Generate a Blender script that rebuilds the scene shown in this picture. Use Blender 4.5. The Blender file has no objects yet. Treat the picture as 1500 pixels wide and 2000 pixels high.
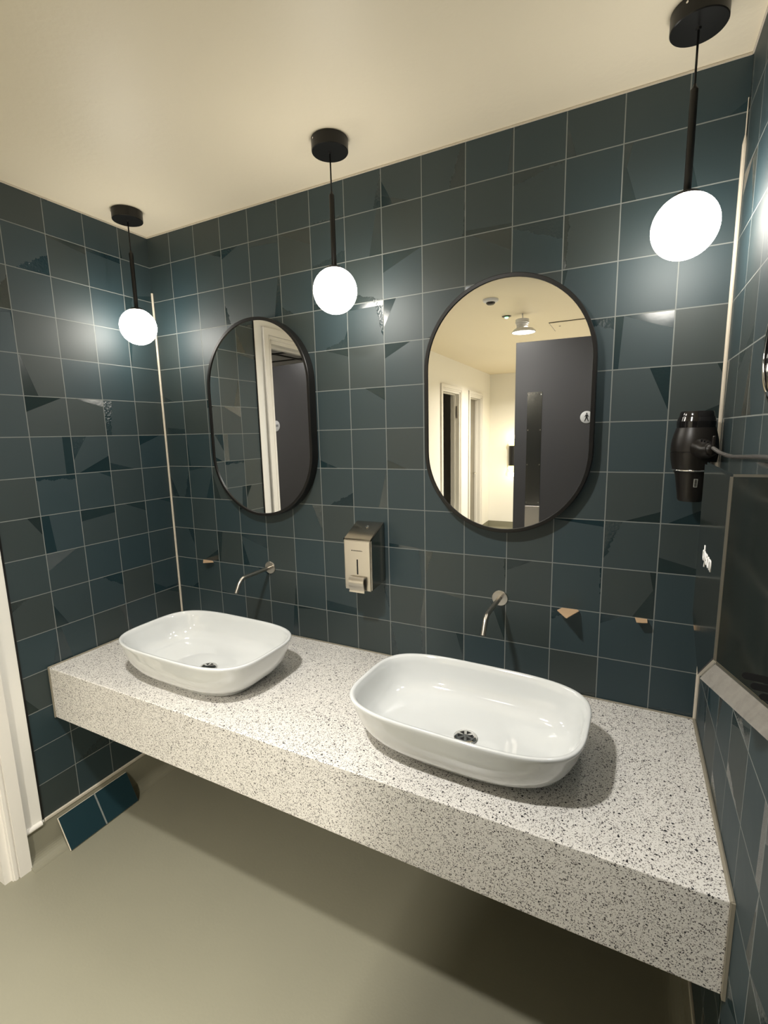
import bpy, bmesh, math, random
from mathutils import Vector, Matrix
PI = math.pi
sc = bpy.context.scene
COL = sc.collection
Z0 = 2.55                                   # ceiling datum above the floor
def Z(z): return z + Z0
XL, XR = -0.888, 1.328                      # tiled side walls
CEIL = 2.53
LAMP_X = (-0.729, 0.2327, 1.1952)
LAMP_Y = -0.21

# ------------------------------------------------------------------ camera
cam_d = bpy.data.cameras.new('camera'); cam = bpy.data.objects.new('camera', cam_d); COL.objects.link(cam)
R_, D_, F_ = (0.891109, 0.453176, -0.023592), (0.052263, -0.154133, -0.986667), (-0.45077, 0.877995, -0.161034)
cam.matrix_world = Matrix(((R_[0], -D_[0], -F_[0], 1.11109), (R_[1], -D_[1], -F_[1], -1.61315),
                           (R_[2], -D_[2], -F_[2], 2.55 - 0.91817), (0, 0, 0, 1)))
cam_d.sensor_fit = 'HORIZONTAL'; cam_d.sensor_width = 36; cam_d.lens = 939.79 / 1500 * 36
cam_d.clip_start = 0.02
sc.camera = cam
# ------------------------------------------------------------------ world, exposure
w = bpy.data.worlds.new('world'); sc.world = w; w.use_nodes = True
w.node_tree.nodes['Background'].inputs[0].default_value = (1, 0.95, 0.85, 1)
w.node_tree.nodes['Background'].inputs[1].default_value = 0.03
sc.view_settings.view_transform = 'Standard'; sc.view_settings.look = 'None'
sc.view_settings.exposure = 0.30; sc.view_settings.gamma = 1
sc.view_settings.use_curve_mapping = False
GLOBE_E = 23.0
DOWN_W = 24.0
HALL_W = 46.0
WARM = (1.0, 0.945, 0.84); NEUT = (1.0, 0.975, 0.93)
def area_light(name, loc, size, watts, color, spread=PI, up=False):
    l = bpy.data.lights.new(name, 'AREA'); l.shape = 'DISK'; l.size = size; l.energy = watts; l.color = color; l.spread = spread
    o = bpy.data.objects.new(name, l); COL.objects.link(o); o.location = loc
    if up: o.rotation_euler = (PI, 0, 0)
    return o
area_light('downlight_lamp', (0.35, -1.30, CEIL - 0.012), 0.10, DOWN_W, NEUT, math.radians(150))
area_light('hanging_downlight_lamp', (0.312, -2.49, 2.385), 0.14, HALL_W, WARM, math.radians(115))
area_light('hall_fill_lamp', (0.2, -4.9, CEIL - 0.012), 0.10, HALL_W * 1.15, WARM, math.radians(155))  # added fill that brightens the far hall, no known lamp there
area_light('corridor_fill_lamp', (-1.35, -0.75, 2.27), 0.3, 9.0, (1, .97, .95))  # added fill for the side corridor and its door, no panel behind it

# ------------------------------------------------------------------ helpers
def obj(name, bm, mat, parent=None, smooth=False, recalc=True):
    if recalc: bmesh.ops.recalc_face_normals(bm, faces=bm.faces)
    me = bpy.data.meshes.new(name); bm.to_mesh(me); bm.free()
    if smooth:
        for p in me.polygons: p.use_smooth = True
    o = bpy.data.objects.new(name, me); COL.objects.link(o)
    if mat: me.materials.append(mat)
    if parent: o.parent = parent
    return o
def autosmooth(o, deg=35):
    me = o.data
    for p in me.polygons: p.use_smooth = True
    try: me.set_sharp_from_angle(angle=math.radians(deg))
    except Exception: pass
    return o
def tag(o, label=None, cat=None, group=None, kind=None):
    if label: o['label'] = label
    if cat: o['category'] = cat
    if group: o['group'] = group
    if kind: o['kind'] = kind
    return o
def thing(name, label, cat, loc=(0, 0, 0), rz=0, group=None, kind=None):
    o = bpy.data.objects.new(name, None); COL.objects.link(o); o.location = loc; o.rotation_euler = (0, 0, rz)
    o.empty_display_size = 0.05
    return tag(o, label, cat, group, kind)
def struct(name, bm, mat, label=None, cat=None):
    return tag(obj(name, bm, mat), label, cat, None, 'structure')
def dup(root, loc, label, parent=None):
    c = root.copy(); COL.objects.link(c)
    if parent: c.parent = parent
    else:
        c.location = loc
        if label: c['label'] = label
    for ch in list(root.children): dup(ch, None, None, c)
    return c
def box(bm, x0, x1, y0, y1, z0, z1, bev=0, seg=2, M=None):
    r = bmesh.ops.create_cube(bm, size=1)
    vs = r['verts']
    for v in vs:
        v.co = Vector((x0 + (v.co.x + .5) * (x1 - x0), y0 + (v.co.y + .5) * (y1 - y0), z0 + (v.co.z + .5) * (z1 - z0)))
    if bev:
        es = list({e for v in vs for e in v.link_edges})
        r = bmesh.ops.bevel(bm, geom=es, offset=bev, segments=seg, affect='EDGES', profile=.5)
        vs = list({v for f in r['faces'] for v in f.verts} | {v for v in vs if v.is_valid})
    if M is not None:
        for v in vs: v.co = M @ v.co
    return vs
def lathe(bm, prof, n=48, c=(0, 0, 0), M=None, cap=True):
    rings = []
    for r, z in prof:
        ring = []
        for i in range(n):
            a = 2 * PI * i / n
            p = Vector((r * math.cos(a), r * math.sin(a), z))
            if M is not None: p = M @ p
            ring.append(bm.verts.new(p + Vector(c)))
        rings.append(ring)
    for a, b in zip(rings, rings[1:]):
        for i in range(n):
            bm.faces.new((a[i], a[(i + 1) % n], b[(i + 1) % n], b[i]))
    if cap:
        bm.faces.new(rings[0]); bm.faces.new(list(reversed(rings[-1])))
def tube(bm, pts, rad, n=12, caps=True):
    pts = [Vector(p) for p in pts]
    if not isinstance(rad, (list, tuple)): rad = [rad] * len(pts)
    rings = []; prev = None
    for i, p in enumerate(pts):
        t = (pts[min(i + 1, len(pts) - 1)] - pts[max(i - 1, 0)]).normalized()
        if prev is None:
            u = t.orthogonal().normalized()
        else:
            u = (prev - t * prev.dot(t)).normalized()
        prev = u; v = t.cross(u)
        rings.append([bm.verts.new(p + (u * math.cos(2 * PI * k / n) + v * math.sin(2 * PI * k / n)) * rad[i]) for k in range(n)])
    for a, b in zip(rings, rings[1:]):
        for i in range(n): bm.faces.new((a[i], a[(i + 1) % n], b[(i + 1) % n], b[i]))
    if caps: bm.faces.new(rings[0]); bm.faces.new(list(reversed(rings[-1])))
def smooth_path(pts, n=8):
    P = [Vector(p) for p in pts]; P = [P[0] * 2 - P[1]] + P + [P[-1] * 2 - P[-2]]; out = []
    for i in range(1, len(P) - 2):
        for k in range(n):
            t = k / n; a, b, c, d = P[i - 1:i + 3]
            out.append(.5 * ((2 * b) + (c - a) * t + (2 * a - 5 * b + 4 * c - d) * t * t + (3 * b - a - 3 * c + d) * t ** 3))
    out.append(P[-2]); return out
def prism(bm, poly, M):
    """poly in local (a, b) at c=0..1 mapped by function M(a, b, c)"""
    lo = [bm.verts.new(M(a, b, 0)) for a, b in poly]; hi = [bm.verts.new(M(a, b, 1)) for a, b in poly]
    n = len(poly)
    bm.faces.new(lo); bm.faces.new(list(reversed(hi)))
    for i in range(n): bm.faces.new((lo[i], lo[(i + 1) % n], hi[(i + 1) % n], hi[i]))
def text_mesh(name, s, size, M, mat, parent, depth=0.0006, bold=0.0):
    cu = bpy.data.curves.new(name, 'FONT'); cu.body = s; cu.size = size; cu.extrude = depth; cu.offset = bold
    cu.align_x = 'CENTER'; cu.align_y = 'CENTER'; cu.resolution_u = 6
    t = bpy.data.objects.new(name + '_tmp', cu); COL.objects.link(t)
    dg = bpy.context.evaluated_depsgraph_get(); me = bpy.data.meshes.new_from_object(t.evaluated_get(dg))
    bpy.data.objects.remove(t); me.transform(M); me.name = name
    o = bpy.data.objects.new(name, me); COL.objects.link(o); me.materials.clear(); me.materials.append(mat); o.parent = parent
    return o

# ------------------------------------------------------------------ materials
def nodes(name):
    m = bpy.data.materials.new(name); m.use_nodes = True
    nt = m.node_tree; b = nt.nodes['Principled BSDF']
    return m, nt, b
def mat(name, col, rough=.5, metal=0, spec=.5, coat=0, emit=None, es=0, bump=None, var=None):
    m, nt, b = nodes(name)
    b.inputs['Base Color'].default_value = (*col, 1); b.inputs['Roughness'].default_value = rough
    b.inputs['Metallic'].default_value = metal; b.inputs['Specular IOR Level'].default_value = spec
    b.inputs['Coat Weight'].default_value = coat
    if emit: b.inputs['Emission Color'].default_value = (*emit, 1); b.inputs['Emission Strength'].default_value = es
    N = nt.nodes.new; L = nt.links.new
    if bump or var:
        tc = N('ShaderNodeTexCoord')
        no = N('ShaderNodeTexNoise'); no.inputs['Scale'].default_value = (bump or var)[0]; no.inputs['Detail'].default_value = 4
        L(tc.outputs['Object'], no.inputs['Vector'])
        if bump:
            bp = N('ShaderNodeBump'); bp.inputs['Strength'].default_value = 1; bp.inputs['Distance'].default_value = bump[1]
            L(no.outputs['Fac'], bp.inputs['Height']); L(bp.outputs['Normal'], b.inputs['Normal'])
        if var:
            n2 = N('ShaderNodeTexNoise'); n2.inputs['Scale'].default_value = var[0]; n2.inputs['Detail'].default_value = 5
            L(tc.outputs['Object'], n2.inputs['Vector'])
            mx = N('ShaderNodeMix'); mx.data_type = 'RGBA'
            mx.inputs['A'].default_value = (*[c * (1 - var[1]) for c in col], 1); mx.inputs['B'].default_value = (*[min(1, c * (1 + var[1])) for c in col], 1)
            L(n2.outputs['Fac'], mx.inputs['Factor']); L(mx.outputs['Result'], b.inputs['Base Color'])
    return m

def tile_mat(name, axis, off, seed):
    """handmade 15 cm glazed tiles: satin dark teal, each with glossy cut facets, pale grout joints"""
    m, nt, b = nodes(name); N = nt.nodes.new; L = nt.links.new
    def M(op, a, b_=None, c=None, clamp=False):
        n = N('ShaderNodeMath'); n.operation = op; n.use_clamp = clamp
        for i, v in enumerate((a, b_, c)):
            if v is None: continue
            if isinstance(v, (int, float)): n.inputs[i].default_value = v
            else: L(v, n.inputs[i])
        return n.outputs[0]
    def mix(f, a, b_):
        n = N('ShaderNodeMix'); n.data_type = 'RGBA'
        for i, v in (('Factor', f), ('A', a), ('B', b_)):
            if isinstance(v, tuple): n.inputs[i].default_value = (*v, 1)
            elif isinstance(v, (int, float)): n.inputs[i].default_value = v
            else: L(v, n.inputs[i])
        return n.outputs['Result']
    g = N('ShaderNodeNewGeometry'); sp = N('ShaderNodeSeparateXYZ'); L(g.outputs['Position'], sp.inputs[0])
    u = M('DIVIDE', M('SUBTRACT', sp.outputs['XYZ'.index(axis)], off), .15); v = M('DIVIDE', sp.outputs['Z'], .15)
    fu, fv = M('FLOOR', u), M('FLOOR', v)
    uf, vf = M('SUBTRACT', M('SUBTRACT', u, fu), .5), M('SUBTRACT', M('SUBTRACT', v, fv), .5)
    def rnd(k):
        c = N('ShaderNodeCombineXYZ'); L(fu, c.inputs[0]); L(fv, c.inputs[1]); c.inputs[2].default_value = seed + k * 7.13
        wn = N('ShaderNodeTexWhiteNoise'); wn.noise_dimensions = '3D'; L(c.outputs[0], wn.inputs['Vector'])
        s = N('ShaderNodeSeparateColor'); L(wn.outputs['Color'], s.inputs[0]); return s.outputs
    noise = N('ShaderNodeTexNoise'); noise.inputs['Scale'].default_value = 120; noise.inputs['Detail'].default_value = 4; L(g.outputs['Position'], noise.inputs['Vector'])
    edge_n = N('ShaderNodeTexNoise'); edge_n.inputs['Scale'].default_value = 34; edge_n.inputs['Detail'].default_value = 6; edge_n.inputs['Roughness'].default_value = .7; L(g.outputs['Position'], edge_n.inputs['Vector'])
    soft = N('ShaderNodeTexNoise'); soft.inputs['Scale'].default_value = 9; soft.inputs['Detail'].default_value = 3; L(g.outputs['Position'], soft.inputs['Vector'])
    H = None; MASK = None; CR = None
    for k, (lo, hi, amp) in enumerate(((.24, .44, .30), (.34, .50, .22))):
        r = rnd(k + 1); r2 = rnd(k + 11)
        # a wedge that starts on one side of the tile, its inner border slightly skewed
        side = M('MULTIPLY', M('FLOOR', M('MULTIPLY', r[0], 3.999)), PI / 2)
        skew = M('ADD', M('MULTIPLY', M('SUBTRACT', r2[0], .5), 1.15), 0)
        a = M('ADD', side, skew)
        d = M('ADD', M('MULTIPLY', uf, M('COSINE', a)), M('MULTIPLY', vf, M('SINE', a)))
        d = M('SUBTRACT', d, M('ADD', M('MULTIPLY', r[1], hi - lo), lo))
        # ragged fade-out of some facet borders
        rag = M('MULTIPLY', M('SUBTRACT', edge_n.outputs['Fac'], .5), M('MULTIPLY', M('GREATER_THAN', r2[2], .72), .22))
        on = M('GREATER_THAN', r[2], .58 if k == 0 else .74)
        m1 = M('MULTIPLY', M('GREATER_THAN', M('ADD', d, rag), 0), on)
        # tilt of the facet
        t1 = M('MULTIPLY', M('SUBTRACT', r2[1], .5), amp * .15); t2 = M('MULTIPLY', M('SUBTRACT', r2[0], .5), amp * .15)
        h = M('MULTIPLY', m1, M('ADD', M('MULTIPLY', uf, t1), M('MULTIPLY', vf, t2)))
        c = M('MULTIPLY', m1, M('ADD', .12, M('MULTIPLY', M('GREATER_THAN', r2[2], .6), .9)))
        H = h if H is None else M('ADD', H, h)
        MASK = m1 if MASK is None else M('MAXIMUM', MASK, m1)
        CR = c if CR is None else M('MAXIMUM', CR, c)
    rt = rnd(31); rc = rnd(41)
    tilt = M('ADD', M('MULTIPLY', uf, M('MULTIPLY', M('SUBTRACT', rt[0], .5), .0018)), M('MULTIPLY', vf, M('MULTIPLY', M('SUBTRACT', rt[1], .5), .0018)))
    H = M('ADD', H, tilt)
    H = M('ADD', H, M('MULTIPLY', M('MULTIPLY', noise.outputs['Fac'], CR), .0010))
    H = M('ADD', H, M('MULTIPLY', soft.outputs['Fac'], .0010))
    # grout
    e = M('MAXIMUM', M('ABSOLUTE', uf), M('ABSOLUTE', vf))
    gr = M('GREATER_THAN', e, .4900)
    H = M('MULTIPLY', H, M('SUBTRACT', 1, gr))
    H = M('SUBTRACT', H, M('MULTIPLY', gr, .0008))
    bp = N('ShaderNodeBump'); bp.inputs['Strength'].default_value = 1; bp.inputs['Distance'].default_value = 1.0
    L(H, bp.inputs['Height']); L(bp.outputs['Normal'], b.inputs['Normal'])
    base = mix(rc[0], TILE_A, TILE_B)
    base = mix(M('MULTIPLY', M('GREATER_THAN', rc[1], .75), .6), base, TILE_C)
    base = mix(M('MULTIPLY', soft.outputs['Fac'], .35), base, TILE_A)
    base = mix(M('MULTIPLY', MASK, .22), base, TILE_D)
    base = mix(gr, base, GROUT)
    L(base, b.inputs['Base Color'])
    rough = M('ADD', M('MULTIPLY', MASK, -.38), M('ADD', .53, M('MULTIPLY', rc[2], .08)))
    rough = M('MAXIMUM', rough, M('MULTIPLY', gr, .8)); L(rough, b.inputs['Roughness'])
    b.inputs['Specular IOR Level'].default_value = .75
    return m
TILE_A = (0.0115, 0.0325, 0.041); TILE_B = (0.019, 0.034, 0.036); TILE_C = (0.027, 0.034, 0.028); TILE_D = (0.013, 0.018, 0.019); GROUT = (0.185, 0.20, 0.19)
M_TB = tile_mat('tile_back', 'X', 0.0, 3.0); M_TL = tile_mat('tile_left', 'Y', 0.005, 47.0); M_TR = tile_mat('tile_right', 'Y', -0.02, 91.0)

def terrazzo():
    m, nt, b = nodes('terrazzo'); N = nt.nodes.new; L = nt.links.new
    tc = N('ShaderNodeTexCoord')
    wob = N('ShaderNodeTexNoise'); wob.inputs['Scale'].default_value = 90; L(tc.outputs['Object'], wob.inputs['Vector'])
    vm = N('ShaderNodeVectorMath'); vm.operation = 'MULTIPLY_ADD'; L(wob.outputs['Color'], vm.inputs[0]); vm.inputs[1].default_value = (.008,) * 3; L(tc.outputs['Object'], vm.inputs[2])
    last = None
    for sc_, thr, col, rad in ((460, .36, (.36, .34, .31), .50), (325, .46, (.075, .068, .065), .48), (185, .80, (.022, .022, .024), .42)):
        vo = N('ShaderNodeTexVoronoi'); vo.inputs['Scale'].default_value = sc_; vo.distance = 'MINKOWSKI'; vo.inputs['Exponent'].default_value = 1.2
        L(vm.outputs[0], vo.inputs['Vector'])
        s = N('ShaderNodeSeparateColor'); L(vo.outputs['Color'], s.inputs[0])
        g = N('ShaderNodeMath'); g.operation = 'GREATER_THAN'; L(s.outputs[0], g.inputs[0]); g.inputs[1].default_value = thr
        l = N('ShaderNodeMath'); l.operation = 'LESS_THAN'; L(vo.outputs['Distance'], l.inputs[0])
        rr = N('ShaderNodeMath'); rr.operation = 'MULTIPLY'; L(s.outputs[1], rr.inputs[0]); rr.inputs[1].default_value = rad * 1.6; L(rr.outputs[0], l.inputs[1])
        k = N('ShaderNodeMath'); k.operation = 'MULTIPLY'; L(g.outputs[0], k.inputs[0]); L(l.outputs[0], k.inputs[1])
        mx = N('ShaderNodeMix'); mx.data_type = 'RGBA'; L(k.outputs[0], mx.inputs['Factor'])
        if last is None: mx.inputs['A'].default_value = (.75, .725, .68, 1)
        else: L(last, mx.inputs['A'])
        mx.inputs['B'].default_value = (*col, 1); last = mx.outputs['Result']
    L(last, b.inputs['Base Color']); b.inputs['Roughness'].default_value = .32
    return m
M_TZ = terrazzo()
M_CEIL = mat('cream_ceiling_paint', (.82, .735, .57), .5, bump=(60, .0006))
M_WHITE = mat('white_wall_paint', (.88, .855, .79), .6, bump=(50, .0005))
M_WOODW = mat('white_gloss_woodwork', (.80, .77, .71), .35, bump=(14, .0006))
M_FLOOR = mat('sage_vinyl', (.243, .232, .172), .36, bump=(120, .0003), var=(2.5, .06))
M_TRIM = mat('beige_trim', (.55, .50, .41), .45)
M_SEAL = mat('silicone', (.60, .54, .44), .4, bump=(40, .0008))
M_SEALB = mat('grey_brown_silicone', (.26, .235, .18), .5)
M_BLACK = mat('black_powder_coat', (.008, .0075, .007), .36, spec=.35)
M_GLOSSB = mat('gloss_black_plastic', (.008, .007, .007), .12)
M_SATINB = mat('satin_black_plastic', (.010, .008, .0065), .36, spec=.35)
M_VOID = mat('dark_void', (.004, .004, .004), .8)
M_CER = mat('white_ceramic', (.68, .695, .685), .07, coat=.6)
M_CHROME = mat('chrome', (.75, .74, .72), .08, 1)
M_STEEL = mat('brushed_steel', (.56, .52, .46), .30, 1, bump=(300, .00006))
M_STEEL2 = mat('satin_steel_dryer', (.35, .325, .285), .10, 1, var=(22, .12), bump=(14, .0003))
M_MIRROR = mat('mirror_silver', (.93, .93, .91), .0, 1)
M_GLOBE = mat('lit_opal_glass', (.9, .9, .85), .3, emit=(1.0, .95, .86), es=GLOBE_E)
M_EMIT = mat('lit_diffuser', (.9, .9, .9), .4, emit=(1, .95, .85), es=9)
M_EMITY = mat('lit_gold_cone', (.8, .6, .2), .3, emit=(1, .82, .35), es=2.2)
M_GREEN = mat('green_led', (.1, .8, .3), .4, emit=(.35, 1, .5), es=3)
M_DOOR = mat('charcoal_laminate', (.036, .035, .036), .33, bump=(6, .0008))
M_DOOR2 = mat('grey_laminate', (.20, .18, .14), .35)
M_KRAFT = mat('kraft_card', (.50, .34, .20), .85, bump=(200, .0002))
M_BISC = mat('tile_biscuit', (.60, .54, .44), .8)
M_LABEL = mat('pale_label', (.42, .42, .38), .5)
M_PLAST = mat('white_plastic', (.72, .72, .74), .4)
M_WHT = mat('white_print', (.85, .85, .85), .5)
M_SIGN = mat('satin_grey_sign', (.36, .36, .35), .45)
M_OAK = mat('brown_lipping', (.30, .16, .07), .5)
M_CTILE = mat('ceiling_tile', (.55, .54, .53), .8)

# ------------------------------------------------------------------ room shell
bm = bmesh.new(); box(bm, -2.6, 1.45, -6.55, 0.12, -0.1, 0); struct('floor', bm, M_FLOOR, 'sage grey seamless vinyl floor under the worktop', 'floor')
bm = bmesh.new(); box(bm, -1.05, 1.45, -6.55, 0.12, CEIL, CEIL + .1); struct('ceiling', bm, M_CEIL, 'cream painted ceiling above the tiled walls', 'ceiling')
bm = bmesh.new(); box(bm, XL - .1, XR + .1, 0, .1, 0, CEIL); struct('wall_back', bm, M_TB, 'dark teal tiled wall behind the basins', 'wall')
bm = bmesh.new(); box(bm, XL - .1, XL, -.738, 0, 0, CEIL); struct('wall_left', bm, M_TL, 'dark teal tiled wall left of the basins', 'wall')
bm = bmesh.new(); box(bm, XR, XR + .1, -1.92, 0, 0, CEIL); struct('wall_right', bm, M_TR, 'dark teal tiled wall behind the hand dryer', 'wall')
bm = bmesh.new(); box(bm, XR, XR + .1, -6.5, -1.92, 0, CEIL); struct('wall_right_rear', bm, M_WHITE, 'white painted wall beyond the tiled right wall', 'wall')
bm = bmesh.new(); box(bm, -1.1, XR + .1, -6.52, -6.42, 0, CEIL); struct('wall_rear', bm, M_WHITE, 'cream end wall seen in the right mirror', 'wall')
# slightly skewed white hall wall: local frame (s along it, n into the room)
A0 = Vector((XL + .003, -.738, 0)); B0 = Vector((-.985, -6.42, 0)); ds = (B0 - A0).normalized(); dn = Vector((-ds.y, ds.x, 0))
HLEN = (B0 - A0).length
HM = Matrix(((ds.x, dn.x, 0, A0.x), (ds.y, dn.y, 0, A0.y), (0, 0, 1, 0), (0, 0, 0, 1)))
OPEN = ((.132, .97), (3.322, 4.03), (4.503, 5.125)); OT = (2.212, 2.143, 2.136)
bm = bmesh.new(); s = 0
for (a, b_), t in zip(OPEN, OT):
    box(bm, s, a, -.11, 0, 0, CEIL, M=HM); box(bm, a, b_, -.11, 0, t, CEIL, M=HM); s = b_
box(bm, s, HLEN, -.11, 0, 0, CEIL, M=HM)
struct('wall_left_rear', bm, M_WHITE, 'white painted wall with doorways beyond the left tiles', 'wall')
# side corridor seen through the nearest doorway
bm = bmesh.new(); box(bm, -2.6, -2.5, -3.0, -.1, 0, 2.4); box(bm, -2.6, -1.0, -.2, -.1, 0, 2.4); box(bm, -2.6, -1.05, -3.0, -2.9, 0, 2.4)
struct('wall_corridor', bm, M_WHITE, 'white side corridor walls behind the nearest doorway', 'wall')
bm = bmesh.new(); box(bm, -2.6, -.99, -3.0, -.1, 2.30, 2.36); struct('ceiling_corridor', bm, M_CTILE, 'pale suspended ceiling of the side corridor', 'ceiling')
bm = bmesh.new()
for y in (-1.72, -2.05, -2.65): box(bm, -2.5, -1.0, y - .012, y + .012, 2.292, 2.30)
for x in (-1.55, -2.15): box(bm, x - .012, x + .012, -2.9, -.2, 2.2925, 2.2995)
struct('trim_1', bm, M_BLACK, 'black grid bars of the corridor ceiling', 'ceiling grid')

# coved vinyl skirting, strips and sealant
def skirt(name, P0, P1, nrm, h=.145, r=.045, label=''):
    P0, P1, nrm = Vector(P0), Vector(P1), Vector(nrm)
    prof = [(-.0, h), (.004, h)] + [(.004 + r - r * math.cos(t * PI / 16), .0 + r - r * math.sin(t * PI / 16)) for t in range(0, 9)] + [(.004 + r, -.002), (-.0, -.002)]
    bm = bmesh.new(); prism(bm, prof, lambda a, b_, c: P0.lerp(P1, c) + nrm * a + Vector((0, 0, b_ + .0005)))
    return struct(name, bm, M_FLOOR, label, 'skirting')
skirt('baseboard_back', (XL, 0, 0), (XR, 0, 0), (0, -1, 0), label='coved vinyl skirting under the back wall tiles')
skirt('baseboard_left', (XL, 0, 0), (XL, -.812, 0), (1, 0, 0), label='coved vinyl skirting under the left wall tiles')
skirt('baseboard_right', (XR, 0, 0), (XR, -1.9, 0), (-1, 0, 0), h=.160, label='coved vinyl skirting under the right wall tiles')
skirt('baseboard_rear', (-1.0, -6.42, 0), (XR, -6.42, 0), (0, 1, 0), h=.135, label='coved vinyl skirting along the cream end wall')
for i, (s0, s1) in enumerate(((1.04, 3.25), (4.1, 4.43), (5.2, HLEN))):
    skirt('baseboard_hall' + ('' if not i else '_%s' % ('centre', 'end')[i - 1]), HM @ Vector((s0, 0, 0)), HM @ Vector((s1, 0, 0)), dn, h=.135, label=('long', 'short middle', 'end')[i] + ' coved skirting run along the white hall wall')
bm = bmesh.new(); box(bm, XL - .002, XL + .007, -.736, -.004, .143, .157, .003); struct('trim_2', bm, M_TRIM, 'beige cap strip between left tiles and skirting', 'trim')
bm = bmesh.new(); box(bm, XL, XR - .004, -.007, .002, .143, .157, .003); struct('trim_3', bm, M_TRIM, 'beige cap strip between back tiles and skirting', 'trim')
bm = bmesh.new(); box(bm, XR - .007, XR + .002, -1.9, -.008, .158, .172, .003); struct('trim_4', bm, M_TRIM, 'beige cap strip between right tiles and skirting', 'trim')
bm = bmesh.new(); box(bm, XL - .002, XL + .004, -.744, -.737, .157, CEIL); struct('trim_5', bm, M_BLACK, 'black metal edge trim ending the left wall tiles', 'trim')
bm = bmesh.new(); tube(bm, [(XL + .004, -.748, .148), (XL + .004, -.811, .148)], .011, 12); struct('trim_6', bm, M_WOODW, 'rounded white skirting cap beside the door architrave', 'trim')
bm = bmesh.new()
tube(bm, smooth_path([(XL + .004, -.004, z) for z in (2.29, 2.0, 1.6, 1.2, .757)], 3), .0048, 10); struct('trim_7', bm, M_SEAL, 'pale sealant bead in the left tiled corner', 'sealant')
bm = bmesh.new()
tube(bm, smooth_path([(XR - .003, -.003, z) for z in (2.43, 2.40, 2.33, 2.325, 2.0, 1.4, .757)], 3), [.001] * 3 + [.0015] * 6 + [.0055] * 10, 10); struct('trim_8', bm, M_SEAL, 'pale sealant bead in the right tiled corner', 'sealant')
bm = bmesh.new(); box(bm, XL, XR, -.003, 0, CEIL - .006, CEIL - .001); box(bm, XL, XL + .003, -.738, 0, CEIL - .006, CEIL - .001); box(bm, XR - .003, XR, -1.9, 0, CEIL - .006, CEIL - .001)
struct('trim_9', bm, M_SEAL, 'thin pale bead where the tiles meet the ceiling', 'sealant')

# ------------------------------------------------------------------ doors
def frame(door, a, b_, top, closed_back=False):
    bm = bmesh.new()
    for s0, s1 in ((a, a + .022), (b_ - .022, b_)): box(bm, s0, s1, -.118, .001, 0, top, M=HM)
    box(bm, a, b_, -.118, .001, top - .022, top, M=HM)
    for s0, s1 in ((a + .022, a + .034), (b_ - .034, b_ - .022)): box(bm, s0, s1, -.085, -.055, 0, top - .022, M=HM)
    box(bm, a + .022, b_ - .022, -.085, -.055, top - .034, top - .022, M=HM)
    obj('door_lining', bm, M_WOODW, door)
    w = .062
    bm = bmesh.new()
    def strip(off0, off1, th):
        # mitred three-sided strip between offsets (distance outward from opening edge)
        for sgn, e in ((-1, a), (1, b_)):
            prism(bm, [(e + sgn * off0, 0.0), (e + sgn * off1, 0.0), (e + sgn * off1, top + off1), (e + sgn * off0, top + off0)], lambda p, q, c: HM @ Vector((p, c * th, q)))
        prism(bm, [(a - off0, top + off0), (b_ + off0, top + off0), (b_ + off1, top + off1), (a - off1, top + off1)], lambda p, q, c: HM @ Vector((p, c * th, q)))
    strip(.0, w, .012); strip(.006, .016, .017); strip(.022, w, .020)
    obj('architrave', bm, M_WOODW, door)
def leaf(door, hx, hy, ex, ey, top, th=.044, m=M_DOOR):
    """leaf from hinge (hx,hy) to free edge (ex,ey); returns matrix with x along, y = face towards +normal"""
    P, Q = Vector((hx, hy, 0)), Vector((ex, ey, 0)); d = (Q - P); Lh = d.length; d.normalize(); n = Vector((d.y, -d.x, 0))
    if n.y < 0: n = -n
    Mx = Matrix(((d.x, n.x, 0, hx), (d.y, n.y, 0, hy), (0, 0, 1, 0), (0, 0, 0, 1)))
    bm = bmesh.new(); box(bm, 0, Lh, -th, 0, .010, top, .0015, 1, M=Mx); obj('door_leaf', bm, m, door)
    return Mx, Lh
def disc_sign(door, Mx, s, z, mirror_x=1):
    bm = bmesh.new(); lathe(bm, [(.0375, 0), (.0385, .001), (.0385, .0022), (.037, .003)], 40, M=Mx @ Matrix.Translation((s, 0, z)) @ Matrix.Rotation(-PI / 2, 4, 'X'))
    return obj('sign', bm, M_SIGN, door, True)
# door 1: open side doorway with the charcoal leaf of the room opposite
d1 = thing('door_1', 'white framed open doorway beside the left tiled wall', 'doorway', A0, kind='structure'); d1.location = (0, 0, 0)
frame(d1, *OPEN[0], OT[0])
d4 = thing('door_4', 'charcoal corridor door with round WC sign, seen in the left mirror', 'door', kind='structure')
Mx, Ld = leaf(d4, -1.66, -1.363, -.85, -1.229, Z(-.428))
sg = disc_sign(d4, Mx, (Vector((-1.205, -1.288)) - Vector((-1.66, -1.363))).length, Z(-.846))
ss = (Vector((-1.205, -1.288)) - Vector((-1.66, -1.363))).length
text_mesh('sign_letters', 'WC', .030, Mx @ Matrix.Translation((ss, .0035, Z(-.846))) @ Matrix.Rotation(PI / 2, 4, 'X') @ Matrix.Rotation(PI, 4, 'Y'), M_VOID, sg)
bm = bmesh.new(); box(bm, -1.72, -1.665, -1.44, -1.28, 0, 2.2); obj('door_post', bm, M_WOODW, d4)
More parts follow.
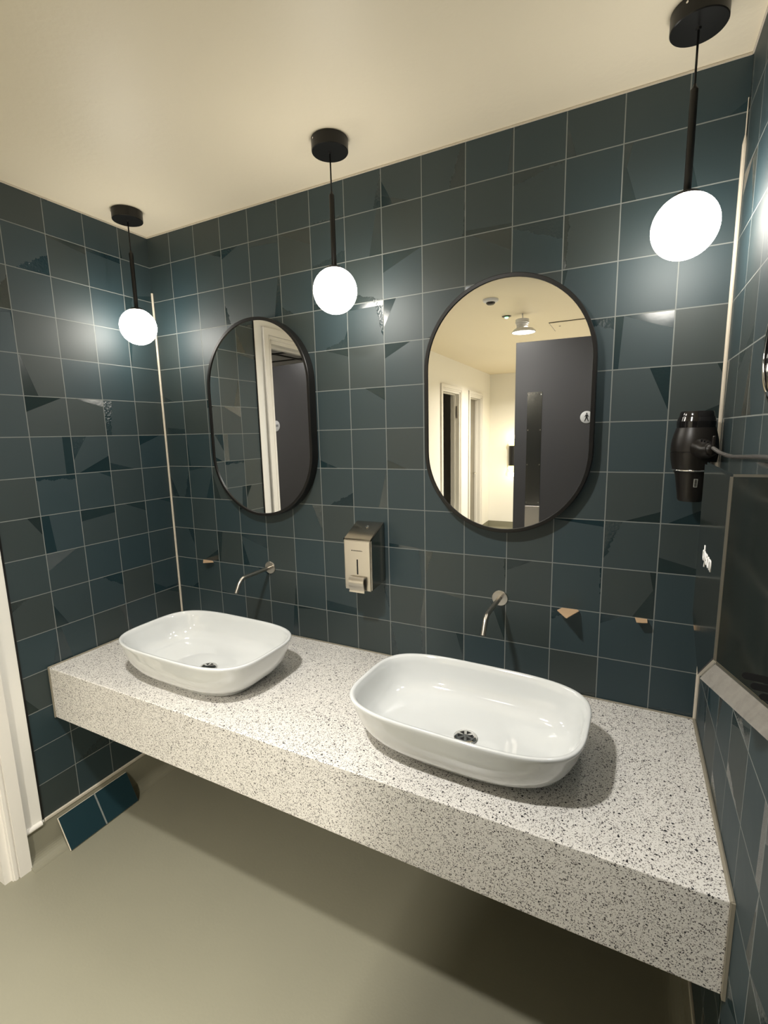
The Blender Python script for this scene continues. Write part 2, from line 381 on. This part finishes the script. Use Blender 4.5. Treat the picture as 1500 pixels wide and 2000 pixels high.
for k, (lab, (a, b_), t) in enumerate((('nearer of two white framed doors in the hall wall, standing ajar', OPEN[1], OT[1]), ('farther of two white framed doors in the hall wall, closed', OPEN[2], OT[2]))):
    d = thing('door_%d' % (k + 2), lab, 'door', kind='structure'); frame(d, a, b_, t)
    bm = bmesh.new()
    if k == 0:
        Mr = HM @ Matrix.Translation((a + .024, -.085, 0)) @ Matrix.Rotation(math.radians(-12), 4, 'Z')
    else:
        Mr = HM @ Matrix.Translation((a + .024, -.086, 0))
    Lw = b_ - a - .05
    box(bm, 0, Lw, -.04, 0, .01, t - .03, .001, 1, M=Mr); obj('door_leaf', bm, M_DOOR if k == 0 else M_DOOR2, d)
    if k == 0:
        bm = bmesh.new(); box(bm, Lw, Lw + .006, -.04, 0, .01, t - .03, M=Mr); obj('lipping', bm, M_OAK, d)
        bm = bmesh.new(); box(bm, b_ - .026, b_ - .0225, -.05, -.02, Z(-.74), Z(-.58), .001, 1, M=HM); obj('strike_plate', bm, M_STEEL, d)
    else:
        bm = bmesh.new(); lathe(bm, [(.012, 0), (.012, .04)], 16, M=Mr @ Matrix.Translation((Lw - .05, 0, Z(-1.56))) @ Matrix.Rotation(-PI / 2, 4, 'X')); tube(bm, [Mr @ Vector((Lw - .05, .04, Z(-1.56))), Mr @ Vector((Lw - .17, .04, Z(-1.56)))], .008)
        obj('door_handle', bm, M_CHROME, d, True)
# closing walls behind the two hall doors
bm = bmesh.new(); box(bm, 2.9, 5.5, -.75, -.70, 0, CEIL, M=HM); box(bm, 2.9, 2.95, -.75, -.11, 0, CEIL, M=HM); box(bm, 5.45, 5.5, -.75, -.11, 0, CEIL, M=HM); box(bm, 2.9, 5.5, -.75, -.11, 2.45, CEIL - .001, M=HM)
struct('wall_store', bm, M_WHITE, 'white partition behind the two hall doors', 'wall')
# door 5: big charcoal door standing open just behind the photographer
d5 = thing('door_5', 'charcoal door with steel push plate and round male toilet sign', 'door', kind='structure')
Mx, Ld = leaf(d5, 1.310, -1.862, .400, -1.812, Z(-.350))
sd = Ld * .5
sdisc = (Vector((.8475, -1.838)) - Vector((1.310, -1.862))).length
sg = disc_sign(d5, Mx, sdisc, Z(-.846))
bm = bmesh.new(); Mp = Mx @ Matrix.Translation((sdisc, .0033, Z(-.846)))
def fl(poly): prism(bm, poly, lambda a, b_, c: Mp @ Vector((a, c * .0006, b_)))
fl([(.0045 * math.cos(t * PI / 8), .023 + .0045 * math.sin(t * PI / 8)) for t in range(16)])
fl([(-.006, .017), (.006, .017), (.013, .002), (.0105, .0005), (.0065, .008), (.006, -.002), (.013, -.026), (.0085, -.026), (0, -.006), (-.0085, -.026), (-.013, -.026), (-.006, -.002), (-.0065, .008), (-.0105, .0005), (-.013, .002)])
obj('male_figure', bm, M_VOID, sg)
so = Ld - .06
bm = bmesh.new(); box(bm, so - .115, so - .02, 0, .0015, Z(-1.425), Z(-.672), .0007, 1, M=Mx); pl = obj('push_plate', bm, mat('push_plate_steel', (.20, .19, .17), .22, 1, bump=(30, .0004)), d5)
bm = bmesh.new(); box(bm, so - .115, so - .02, 0, .0012, .30, Z(-1.432), .0006, 1, M=Mx); obj('kick_strip', bm, M_STEEL, d5)
bm = bmesh.new()
for zz in (Z(-.69), Z(-.92), Z(-1.15), Z(-1.405)):
    for a in (so - .107, so - .028): lathe(bm, [(.004, 0), (.004, .0012), (.002, .002)], 12, M=Mx @ Matrix.Translation((a, .0015, zz)) @ Matrix.Rotation(-PI / 2, 4, 'X'))
obj('screw_heads', bm, M_CHROME, pl)
for zz in (.25, 1.1, 1.9):
    bm = bmesh.new(); tube(bm, [Mx @ Vector((-.002, .004, zz)), Mx @ Vector((-.002, .004, zz + .1))], .006); obj('hinge', bm, M_STEEL, d5)

# ------------------------------------------------------------------ worktop
CT = Z(-1.795); CB = Z(-2.006); CX0, CX1 = XL + .008, XR - .006
bm = bmesh.new(); box(bm, CX0, CX1, -.645, -.004, CB, CT, .0035, 3); ctr = obj('vanity_worktop', bm, M_TZ)
tag(ctr, 'long speckled white terrazzo worktop with deep front carrying both basins', 'worktop')
bm = bmesh.new(); tube(bm, [(CX0 - .002, -.006, CT), (CX0 - .002, -.647, CT)], .0045, 8); box(bm, CX0 - .0055, CX0 + .001, -.648, -.640, CB, CT + .002); obj('sealant_bead', bm, M_SEALB, ctr)
bm = bmesh.new(); tube(bm, [(CX1 + .002, -.006, CT), (CX1 + .002, -.648, CT)], .0050, 8); box(bm, CX1 - .001, CX1 + .0055, -.651, -.640, CB - .004, CT + .003); obj('sealant_bead', bm, M_SEALB, ctr)
bm = bmesh.new(); tube(bm, [(CX0, -.003, CT), (CX1, -.003, CT)], .0035, 8); obj('sealant_bead', bm, M_SEALB, ctr)

# ------------------------------------------------------------------ basins
def ring(bm, hx, hy, n, z, cx=0, cy=0, N=96):
    out = []
    for i in range(N):
        t = 2 * PI * i / N; c, s_ = math.cos(t), math.sin(t)
        out.append(bm.verts.new((cx + hx * math.copysign(abs(c) ** (2 / n), c), cy + hy * math.copysign(abs(s_) ** (2 / n), s_), z)))
    return out
def loft(bm, rings, cap0=True, cap1=True):
    N = len(rings[0])
    for a, b_ in zip(rings, rings[1:]):
        for i in range(N): bm.faces.new((a[i], a[(i + 1) % N], b_[(i + 1) % N], b_[i]))
    if cap0: bm.faces.new(rings[0])
    if cap1: bm.faces.new(list(reversed(rings[-1])))
BH = .150; HX, HY = .320, .201
def basin(label, x, y):
    t = thing('countertop_basin', label, 'basin', (x, y, CT + .0005), group='white basins on the terrazzo worktop')
    bm = bmesh.new(); R = []
    for fx, fy, n, z in ((q[0], q[1], q[2] - .6 if q[2] > 3.4 else q[2], q[3] if q[3] < .02 else (BH if q[3] > .111 else q[3] * BH / .112)) for q in ((.66, .60, 3.6, 0), (.685, .625, 3.6, 0), (.70, .645, 3.6, .004), (.70, .645, 3.6, .011), (.73, .69, 3.6, .014), (.80, .79, 3.7, .022), (.87, .875, 3.8, .036), (.925, .935, 3.9, .056),
                         (.965, .968, 4.0, .080), (.990, .990, 4.1, .100), (1.0, 1.0, 4.2, .107), (.999, .998, 4.2, .1105), (.992, .989, 4.2, .112), (.973, .960, 4.2, .1118), (.959, .941, 4.1, .108),
                         (.946, .926, 4.0, .095), (.93, .91, 3.9, .076), (.90, .875, 3.8, .056), (.85, .815, 3.6, .041), (.76, .725, 3.2, .034), (.64, .60, 2.9, .0275), (.46, .42, 2.5, .0235), (.25, .25, 2.2, .0205), (.1, .13, 2, .019), (.072, .105, 2, .0175))):
        R.append(ring(bm, HX * fx, HY * fy, n, z, 0, 0))
    loft(bm, R)
    autosmooth(obj('bowl', bm, M_CER, t), 60)
    bm = bmesh.new(); lathe(bm, [(.0325, .0185), (.033, .0205), (.030, .0225), (.024, .0234), (.002, .0236)], 40, (0, 0, .005)); w_ = autosmooth(obj('waste', bm, M_CHROME, t), 40)
    bm = bmesh.new()
    for a in range(6):
        an = a * PI / 3 + .3
        prism(bm, [(.0065, 0), (.0205, -.0075), (.0215, 0), (.0205, .0075)], lambda p, q, c: Vector((p * math.cos(an) - q * math.sin(an), p * math.sin(an) + q * math.cos(an), .0282 + c * .0004)))
    obj('waste_slots', bm, M_VOID, w_)
    return t
b1 = basin('white rounded rectangular basin at the left end, below the left mirror', -.267, -.412)
b2 = dup(b1, (.736, -.412, CT + .0005), 'white rounded rectangular basin nearer the hand dryer, below the right mirror'); b2.rotation_euler.z = -.025; b1.rotation_euler.z = -.012

# ------------------------------------------------------------------ wall spouts
def spout(label, x):
    t = thing('wall_spout', label, 'tap', (x, 0, Z(-1.494)), group='brushed wall spouts above the basins')
    bm = bmesh.new(); lathe(bm, [(.0275, 0), (.0275, .004), (.0265, .0052)], 40, M=Matrix.Rotation(PI / 2, 4, 'X')); autosmooth(obj('wall_plate', bm, M_STEEL, t), 40)
    bm = bmesh.new(); pts = [(0, -.004, 0), (0, -.10, 0), (0, -.160, 0)] + [(0, -.160 - .045 * math.sin(k * .13), -.045 * (1 - math.cos(k * .13))) for k in range(1, 9)]
    e = Vector(pts[-1]); d = Vector((0, -math.cos(8 * .13), -math.sin(8 * .13))); pts.append(tuple(e + d * .035))
    tube(bm, pts, .0082, 20, caps=False)
    p0 = Vector(pts[-1]); 
    sp_ = obj('spout', bm, M_STEEL, t, True)
    bm = bmesh.new(); tube(bm, [p0 - d * .004, p0 - d * .003], .0078, 20); obj('aerator', bm, M_SATINB, sp_)
    bm = bmesh.new(); tube(bm, [p0 - d * .002, p0 + d * .0005], .0086, 20, caps=False); obj('outlet_rim', bm, M_STEEL, sp_)
    return t
s1 = spout('brushed steel wall spout over the left basin, left of the soap dispenser', -.291)
dup(s1, (.7305, 0, Z(-1.494)), 'brushed steel wall spout over the right basin')

# ------------------------------------------------------------------ soap dispenser
t = thing('soap_dispenser', 'brushed steel soap dispenser on the tiles between the two mirrors', 'soap dispenser', (0, 0, 0))
x0, x1 = .1665, .2835; zt, zb = Z(-1.254), Z(-1.497)
bm = bmesh.new(); prism(bm, [(0, zt), (-.018, zt - .001), (-.108, Z(-1.300)), (-.112, Z(-1.306)), (-.112, zb), (0, zb + .012)], lambda a, b_, c: Vector((x0 + (x1 - x0) * c, a - .0005, b_)))
bmesh.ops.bevel(bm, geom=[e for e in bm.edges if abs(e.verts[0].co.x - e.verts[1].co.x) < 1e-5 and e.calc_length() > .03], offset=.0035, segments=3, affect='EDGES')
body = autosmooth(obj('casing', bm, mat('steel_sides', (.40, .37, .32), .24, 1, bump=(300, .00005)), t), 30)
bm = bmesh.new(); box(bm, x0 + .005, x1 - .005, -.1145, -.1122, zb + .001, Z(-1.308), .001, 2); fp = obj('front_plate', bm, M_STEEL, t)
xm = (x0 + x1) / 2
bm = bmesh.new(); box(bm, xm - .003, xm + .003, -.1150, -.1144, Z(-1.436), Z(-1.378), .0004, 1); obj('level_window', bm, M_VOID, fp)
bm = bmesh.new(); lathe(bm, [(.0022, 0), (.0022, .0004)], 12, M=Matrix.Translation((xm - .022, -.1147, Z(-1.345))) @ Matrix.Rotation(PI / 2, 4, 'X'))
xx = xm - .018
random.seed(5)
while xx < xm + .022:
    wd = random.uniform(.0012, .0022); box(bm, xx, xx + wd, -.1150, -.1146, Z(-1.3465), Z(-1.3465) + random.choice((.0022, .0030, .0024))); xx += wd + .0007
obj('logo_line', bm, M_SATINB, fp)
bm = bmesh.new(); prism(bm, [(-.1145, Z(-1.446)), (-.124, Z(-1.443)), (-.131, Z(-1.449)), (-.134, Z(-1.462)), (-.131, Z(-1.478)), (-.126, Z(-1.492)), (-.128, Z(-1.502)), (-.125, Z(-1.503)), (-.122, Z(-1.491)), (-.126, Z(-1.477)), (-.129, Z(-1.463)), (-.127, Z(-1.453)), (-.122, Z(-1.448)), (-.1145, Z(-1.450))], lambda a, b_, c: Vector((xm - .031 + .064 * c, a, b_)))
autosmooth(obj('push_lever', bm, M_STEEL, t), 50)
nrm = Vector((0, -.46, .89)).normalized()
bm = bmesh.new(); lathe(bm, [(.0075, -.001), (.0075, .0015), (.005, .002), (.005, .0008), (.0, .0008)][:4], 20, M=Matrix.Translation((xm + .008, -.045, zt - .0125)) @ nrm.to_track_quat('Z', 'Y').to_matrix().to_4x4()); obj('key_lock', bm, M_CHROME, t)

# ------------------------------------------------------------------ mirrors
def pill(hw, hh, n=40):
    s_ = hh - hw; P = [(hw * math.cos(PI * k / n), s_ + hw * math.sin(PI * k / n)) for k in range(n + 1)]
    return P + [(hw * math.cos(PI + PI * k / n), -s_ + hw * math.sin(PI + PI * k / n)) for k in range(n + 1)]
def mirror(label, x, z, hw=.27, hh=.405, dep=.042):
    t = thing('pill_mirror', label, 'mirror', (x, 0, z), group='pill shaped mirrors over the basins')
    bm = bmesh.new()
    loops = [(0, -.001), (0, -dep + .0015), (.0015, -dep), (.0112, -dep), (.0122, -dep + .001), (.0122, -.030)]
    R = []
    for ins, y in loops: R.append([bm.verts.new((a, y, b_)) for a, b_ in pill(hw - ins, hh - ins)])
    loft(bm, R, False, False); autosmooth(obj('frame', bm, M_BLACK, t), 40)
    bm = bmesh.new(); R = [[bm.verts.new((a, y, b_)) for a, b_ in pill(hw - .0125, hh - .0125)] for y in (-.0375, -.034)]
    loft(bm, R); obj('mirror_glass', bm, M_MIRROR, t)
    bm = bmesh.new(); R = [[bm.verts.new((a, y, b_)) for a, b_ in pill(hw - .0135, hh - .0135)] for y in (-.0338, -.002)]
    loft(bm, R); obj('backing_board', bm, M_SATINB, t)
    return t
m1 = mirror('black framed pill mirror above the left basin, showing a WC door', -.277, Z(-.850))
dup(m1, (.740, 0, Z(-.848)), 'black framed pill mirror above the right basin, reflecting the hall')

# ------------------------------------------------------------------ pendants
def pendant(label, x):
    t = thing('globe_pendant', label, 'pendant lamp', (x, LAMP_Y, CEIL), group='three globe pendants in a row')
    bm = bmesh.new(); lathe(bm, [(.055, 0), (.0565, -.001), (.0565, -.035), (.055, -.037), (.006, -.0372), (.0045, -.041)], 56); cn = autosmooth(obj('ceiling_rose', bm, M_BLACK, t), 35)
    bm = bmesh.new(); lathe(bm, [(.0025, 0), (.0025, .002)], 12, M=Matrix.Rotation(math.radians(-118), 4, 'Z') @ Matrix.Translation((.0563, 0, -.012)) @ Matrix.Rotation(PI / 2, 4, 'Y')); obj('side_screw', bm, M_CHROME, cn)
    bm = bmesh.new(); tube(bm, [(0, 0, -.042), (0, 0, -.157)], .0024, 10); obj('flex', bm, M_BLACK, t, True)
    bm = bmesh.new(); lathe(bm, [(.003, -.146), (.0045, -.152), (.0078, -.157), (.0080, -.158), (.0080, -.366), (.0110, -.3665), (.022, -.368), (.028, -.372), (.030, -.378)], 32); autosmooth(obj('stem', bm, M_BLACK, t), 30)
    bm = bmesh.new()
    bmesh.ops.create_uvsphere(bm, u_segments=56, v_segments=32, radius=.0705)
    for v in bm.verts: v.co.z += Z(-.4605) - CEIL
    obj('globe_shade', bm, M_GLOBE, t, True)
    return t
p1 = pendant('lit globe pendant in the left corner, left of the left mirror', LAMP_X[0])
dup(p1, (LAMP_X[1], LAMP_Y, CEIL), 'lit globe pendant hanging between the two mirrors')
dup(p1, (LAMP_X[2], LAMP_Y, CEIL), 'lit globe pendant nearest the right wall, above the hair dryer')

# ------------------------------------------------------------------ cardboard chips in the grout line
def chip(name, poly, label):
    bm = bmesh.new(); prism(bm, poly, lambda a, b_, c: Vector((a, b_, Z(-1.5012) + c * .0022))); o = obj(name, bm, M_KRAFT); tag(o, label, 'cardboard chip', 'brown card chips stuck in the tile joint'); return o
chip('cardboard_shim', [(.936, -.0008), (.982, -.0008), (.9885, -.012), (.9605, -.088), (.955, -.084), (.924, -.030)], 'large pointed brown card chip in the joint right of the right spout')
chip('cardboard_shim', [(1.149, -.0008), (1.182, -.0008), (1.1825, -.032), (1.172, -.036), (1.153, -.040)], 'small square brown card chip in the joint near the hand dryer')
chip('cardboard_shim', [(-.705, -.0008), (-.645, -.0008), (-.622, -.016), (-.66, -.044)], 'brown card chip in the joint left of the left spout')

# ------------------------------------------------------------------ leaning tiles
t = thing('leaning_tile_strip', 'two joined dark teal tiles leaning on the skirting under the worktop', 'tiles', (0, 0, 0))
bt = Vector((XL + .078, 0, .0045)); tp = Vector((XL + .0125, 0, .128)); up = (tp - bt); Ln = up.length; up.normalize(); nn = Vector((up.z, 0, -up.x))
LM = Matrix(((up.x, 0, nn.x, bt.x), (up.y, 1, nn.y, 0), (up.z, 0, nn.z, bt.z), (0, 0, 0, 1)))
for y0, y1 in ((-.694, -.546), (-.542, -.394)):
    bm = bmesh.new(); box(bm, 0, Ln, y0, y1, -.009, -.001, .0012, 1, M=LM); tb = obj('tile', bm, M_BISC, t)
    bm = bmesh.new(); box(bm, .001, Ln - .001, y0 + .001, y1 - .001, -.0015, .0, .0008, 1, M=LM); obj('glaze', bm, mat('loose_tile_glaze', TILE_A, .3, bump=(9, .001)), tb)
bm = bmesh.new(); box(bm, .001, Ln - .001, -.5465, -.5415, -.0085, -.0006, M=LM); obj('grout_joint', bm, mat('grout', GROUT, .8), t)

# ------------------------------------------------------------------ hand dryer on the right wall
t = thing('hand_dryer', 'steel wall hand dryer with slanted base and white logo on the right wall', 'hand dryer', (0, 0, 0))
HYc, HWd, XF, XB = -.7265, .1265, 1.228, XR - .001
zf = dict(t=Z(-.981), s=Z(-1.241), a=Z(-1.325)); zw = dict(t=Z(-.981), s=Z(-1.322), a=Z(-1.412))
bm = bmesh.new()
F = [bm.verts.new((XF, HYc + y, z)) for y, z in ((-HWd, zf['t']), (HWd, zf['t']), (HWd, zf['s'] - .02), (0, zf['a']), (-HWd, zf['s']))]
K = [bm.verts.new((XB, HYc + y, z)) for y, z in ((-HWd, zw['t']), (HWd, zw['t']), (HWd, zw['s'] - .02), (0, zw['a']), (-HWd, zw['s']))]
bm.faces.new(F); bm.faces.new(list(reversed(K)))
for i in range(5): bm.faces.new((F[i], F[(i + 1) % 5], K[(i + 1) % 5], K[i]))
bmesh.ops.bevel(bm, geom=[e for e in bm.edges if not (e.verts[0].co.x > 1.3 and e.verts[1].co.x > 1.3)], offset=.0034, segments=4, affect='EDGES', material=1)
hb = autosmooth(obj('casing', bm, M_STEEL2, t), 25); [setattr(f, 'material_index', 0) for f in hb.data.polygons if f.material_index and f.normal.y > -.3]; hb.data.materials.append(mat('edge_highlight_steel', (.62, .58, .50), .42, 1))  # paler steel paints the bright reflection onto the near bevels
bm = bmesh.new()
yn = HYc - HWd
for x_, z_ in ((1.2610, -1.2530), (1.2715, -1.2660), (1.2820, -1.2790)):
    xe = XB - .004; zz = Z(z_) ; r_ = .0050
    poly = [(x_ + r_ + r_ * math.cos(PI / 2 + PI * k / 8), r_ * math.sin(PI / 2 + PI * k / 8)) for k in range(9)] + [(xe - r_ + r_ * math.cos(-PI / 2 + PI * k / 8), r_ * math.sin(-PI / 2 + PI * k / 8)) for k in range(9)]
    prism(bm, poly, lambda a, b_, c: Vector((a, yn - .0006 + c * .0008, zz + b_ - (a - x_) * .06)))
obj('vent_slots', bm, M_VOID, hb)
bm = bmesh.new()
prism(bm, [(-HWd + .004, zf['s'] + .002), (0, zf['a'] + .004), (0, zf['a'] + .0065), (-HWd + .004, zf['s'] + .0045)], lambda a, b_, c: Vector((XF - .0004 + c * .0006, HYc + a, b_)))
obj('panel_seam', bm, M_VOID, hb)
text_mesh('logo', 'dyson', .038, Matrix.Translation((XF - .0003, -.716, Z(-1.127))) @ Matrix.Rotation(-PI / 2, 4, 'Z') @ Matrix.Rotation(PI / 2, 4, 'X'), M_WHT, hb, .0005, 0)

# ------------------------------------------------------------------ hair dryer in its ring holder
HC = (1.262, -.076)
t = thing('hair_dryer', 'black hair dryer parked nozzle down in the back wall corner', 'hair dryer', (0, 0, 0))
bm = bmesh.new(); lathe(bm, [(.0445, -.922), (.048, -.932), (.0525, -.950), (.0550, -.968), (.0555, -.984), (.0535, -.9845), (.0535, -.9865), (.0555, -.987), (.0545, -1.000), (.0515, -1.018), (.0470, -1.036), (.0440, -1.040)], 56, (HC[0], HC[1], Z0), cap=False); bd = autosmooth(obj('body_shell', bm, M_SATINB, t), 35)
bm = bmesh.new(); lathe(bm, [(.030, -.905), (.0315, -.889), (.0335, -.8805), (.0365, -.8795), (.0390, -.884), (.0405, -.894), (.0418, -.8945), (.0445, -.905), (.0452, -.9055), (.0445, -.921), (.0445, -.923)], 56, (HC[0], HC[1], Z0), cap=False); autosmooth(obj('inlet_collar', bm, M_GLOSSB, t), 25)
bm = bmesh.new(); lathe(bm, [(.031, -.902), (.031, -.904)], 40, (HC[0], HC[1], Z0)); gl = obj('inlet_grille', bm, M_VOID, t)
bm = bmesh.new()
for k in range(-4, 5):
    w2 = math.sqrt(.030 ** 2 - (k * .0065) ** 2); box(bm, HC[0] - w2, HC[0] + w2, HC[1] + k * .0065 - .001, HC[1] + k * .0065 + .001, Z(-.902), Z(-.9)); 
obj('grille_bars', bm, M_SATINB, gl)
bm = bmesh.new(); lathe(bm, [(.0435, -1.038), (.0400, -1.052), (.0365, -1.075), (.0330, -1.100), (.0315, -1.114), (.0285, -1.119), (.0255, -1.1185), (.027, -1.105)], 56, (HC[0], HC[1], Z0), cap=False); autosmooth(obj('nozzle', bm, M_SATINB, t), 35)
hp = smooth_path([(1.268, -.105, Z(-.975)), (1.276, -.130, Z(-.977)), (1.283, -.150, Z(-.980)), (1.291, -.168, Z(-.976))], 5)
bm = bmesh.new(); tube(bm, hp, [.030 - .0145 * (k / (len(hp) - 1)) for k in range(len(hp))], 20)
bmesh.ops.bevel(bm, geom=[e for e in bm.edges if len(e.link_faces) == 2 and max(len(f.verts) for f in e.link_faces) > 10], offset=.004, segments=3, affect='EDGES')
hd = obj('handle', bm, M_SATINB, t, True)
bm = bmesh.new(); box(bm, 1.289, 1.297, -.172, -.164, Z(-.970), Z(-.943), .003, 3); obj('hanging_hook', bm, M_SATINB, hd)
bm = bmesh.new()
for k in range(4): box(bm, 1.268 + k * .006, 1.2715 + k * .006, -.146 - k * .004, -.141 - k * .004, Z(-.958) - k * .002, Z(-.952) - k * .002, .001, 1)
obj('switch_buttons', bm, M_GLOSSB, hd)
lab = Matrix.Translation((HC[0], HC[1], 0)) @ Matrix.Rotation(math.radians(-83), 4, 'Z')
bm = bmesh.new()
def lbl(a0, a1, z0_, z1_, r0, r1, th=.0006):
    q = [(a0, z0_, r0), (a1, z0_, r0), (a1, z1_, r1), (a0, z1_, r1)]
    lo = [bm.verts.new(lab @ Vector((r * math.cos(a), r * math.sin(a), Z(z)))) for a, z, r in q]; hi = [bm.verts.new(lab @ Vector(((r + th) * math.cos(a), (r + th) * math.sin(a), Z(z)))) for a, z, r in q]
    bm.faces.new(lo); bm.faces.new(list(reversed(hi)))
    for i in range(4): bm.faces.new((lo[i], lo[(i + 1) % 4], hi[(i + 1) % 4], hi[i]))
lbl(-.10, .13, -1.078, -1.056, .0367, .0394); lb = obj('rating_label', bm, M_LABEL, t)
bm = bmesh.new(); z_ = -1.076
while z_ < -1.059:
    h_ = random.uniform(.0007, .0018); rr = .0375 + (z_ + 1.078) * .1227; lbl(-.06, .09, z_, z_ + h_, rr - .0002, rr - .0002 + h_ * .12); z_ += h_ + .0009
obj('barcode', bm, M_SATINB, lb)
t2 = thing('hair_dryer_holder', 'chrome ring bracket on the back wall gripping the hair dryer', 'holder', (0, 0, 0))
bm = bmesh.new(); tube(bm, [(HC[0] + .0498 * math.cos(2 * PI * k / 48), HC[1] + .0498 * math.sin(2 * PI * k / 48), Z(-1.034)) for k in range(49)], .0022, 10); obj('ring', bm, M_CHROME, t2, True)
bm = bmesh.new(); box(bm, HC[0] - .02, HC[0] + .02, -.008, -.0005, Z(-1.065), Z(-1.0), .002, 2); obj('wall_plate', bm, M_GLOSSB, t2)
bm = bmesh.new(); tube(bm, [(HC[0], -.006, Z(-1.034)), (HC[0], HC[1] + .0485, Z(-1.034))], .0045, 12); obj('arm', bm, M_CHROME, t2, True)
# cable over the hand dryer to a wall outlet
bm = bmesh.new()
cp = smooth_path([(1.292, -.168, Z(-.9725)), (1.300, -.182, Z(-.980)), (1.309, -.205, Z(-.986)), (1.317, -.27, Z(-.989)), (1.3215, -.36, Z(-.985)), (1.3225, -.47, Z(-.979)), (1.3225, -.60, Z(-.9745)), (1.3225, -.86, Z(-.9745)), (1.322, -.96, Z(-.985))], 8)
tube(bm, cp, .0048, 12); tag(obj('hair_dryer_cable', bm, mat('grey_flex', (.10, .095, .09), .22), None, True), 'dark glossy cable running from the hair dryer over the hand dryer', 'cable')
t = thing('outlet_box', 'small black outlet box past the hand dryer on the right wall', 'outlet', (XR - .001, -.96, Z(-1.0)))
bm = bmesh.new(); box(bm, -.02, 0, -.035, .035, -.035, .035, .004, 3); obj('housing', bm, M_SATINB, t)
# rounded black fitting at the edge of the frame
t = thing('round_wall_fitting', 'rounded black fitting with bright rim on the right wall above the hand dryer', 'wall fitting', (XR - .001, -.748, Z(-.812)))
RY = Matrix.Rotation(-PI / 2, 4, 'Y')
bm = bmesh.new(); lathe(bm, [(.084, 0), (.088, .004), (.090, .020), (.088, .034), (.082, .041), (.070, .044)], 56, M=RY); autosmooth(obj('housing', bm, M_GLOSSB, t), 50)
bm = bmesh.new(); lathe(bm, [(.070, .0435), (.0715, .0455), (.066, .0465), (.064, .0445)], 56, M=RY, cap=False); obj('rim', bm, M_CHROME, t, True)

# ------------------------------------------------------------------ ceiling things, mostly seen in the mirror
def downlight(label, x, y):
    t = thing('recessed_downlight', label, 'ceiling light', (x, y, CEIL), group='recessed downlights')
    bm = bmesh.new(); lathe(bm, [(.052, -.002), (.070, -.002), (.072, -.0005), (.070, -.006), (.054, -.009)], 40, cap=False); obj('trim_ring', bm, M_PLAST, t, True)
    bm = bmesh.new(); lathe(bm, [(.052, -.004), (.052, -.002)], 40); obj('diffuser', bm, M_EMIT, t)
    return t
e = downlight('recessed downlight in the ceiling nearest the worktop', .35, -1.30)
dup(e, (.2, -4.9, CEIL), 'added fill downlight far down the hall')  # made-up fixture to go with the added hall fill
t = thing('hanging_downlight', 'round white downlight hanging loose from the hall ceiling, seen in the mirror', 'ceiling light', (.312, -2.49, CEIL))
bm = bmesh.new(); tube(bm, [(-.01, 0, 0), (-.01, 0, -.045)], .004); obj('supply_cable', bm, M_PLAST, t, True)
bm = bmesh.new(); lathe(bm, [(.048, -.042), (.052, -.045), (.052, -.072), (.047, -.074), (.047, -.082), (.043, -.084), (.043, -.110)], 40, (-.012, 0, 0)); autosmooth(obj('driver_can', bm, M_PLAST, t), 30)
bm = bmesh.new(); lathe(bm, [(.040, -.108), (.070, -.116), (.084, -.128), (.092, -.138), (.094, -.142), (.089, -.144), (.085, -.141)], 48, cap=False); autosmooth(obj('reflector_rim', bm, M_PLAST, t), 30)
bm = bmesh.new(); lathe(bm, [(.086, -.1405), (.086, -.139)], 48); obj('diffuser', bm, M_EMIT, t)
t = thing('smoke_detector', 'round white smoke detector on the ceiling, left of the mirrored lamp', 'smoke detector', (.19, -1.95, CEIL))
bm = bmesh.new(); lathe(bm, [(.052, 0), (.054, -.004), (.050, -.014), (.036, -.020)], 40); autosmooth(obj('base', bm, M_PLAST, t), 30)
bm = bmesh.new(); lathe(bm, [(.030, -.018), (.031, -.026), (.022, -.034), (.010, -.036)], 32); autosmooth(obj('sensor_head', bm, M_SATINB, t), 30)
t = thing('emergency_light', 'tiny round ceiling fitting with a green glowing dot in the hall', 'ceiling fitting', (.172, -2.51, CEIL))
bm = bmesh.new(); lathe(bm, [(.036, 0), (.036, -.004), (.020, -.008)], 32); autosmooth(obj('base', bm, M_SATINB, t), 30)
bm = bmesh.new(); lathe(bm, [(.016, -.007), (.014, -.014), (.006, -.018)], 24); obj('lens', bm, M_GREEN, t, True)
t = thing('access_hatch', 'flush pale access hatch in the hall ceiling beside the mirrored lamp', 'hatch', (0, 0, CEIL))
bm = bmesh.new(); box(bm, .43, 1.03, -3.34, -2.94, -.004, 0); obj('hatch_frame', bm, M_SATINB, t)
bm = bmesh.new(); box(bm, .436, 1.024, -3.334, -2.946, -.008, -.003, .001, 1); hp_ = obj('panel', bm, M_CEIL, t)
bm = bmesh.new(); lathe(bm, [(.008, -.010), (.008, -.006)], 16, (.50, -3.1, 0)); obj('hatch_lock', bm, M_SATINB, hp_)
t = thing('wall_uplighter', 'black up and down wall light with glowing gold ends on the end wall', 'wall light', (-.595, -6.36, Z(-1.32)))
bm = bmesh.new(); box(bm, -.075, .075, -.059, -.050, -.24, .24, .002, 1); obj('back_plate', bm, M_PLAST, t)
bm = bmesh.new(); lathe(bm, [(.052, -.16), (.052, .16)], 32); autosmooth(obj('barrel', bm, M_BLACK, t), 30)
for s_ in (1, -1):
    bm = bmesh.new(); lathe(bm, [(.052, s_ * .160), (.070, s_ * .205), (.050, s_ * .235), (.020, s_ * .250)], 32); obj('glowing_cone', bm, M_EMITY, t, True)
for s_ in (1, -1):
    l = bpy.data.lights.new('wall_uplighter_lamp', 'POINT'); l.energy = 1.2; l.color = (1, .80, .42); l.shadow_soft_size = .05
    o = bpy.data.objects.new('wall_uplighter_lamp', l); COL.objects.link(o); o.location = (-.595, -6.30, Z(-1.32) + s_ * .30)
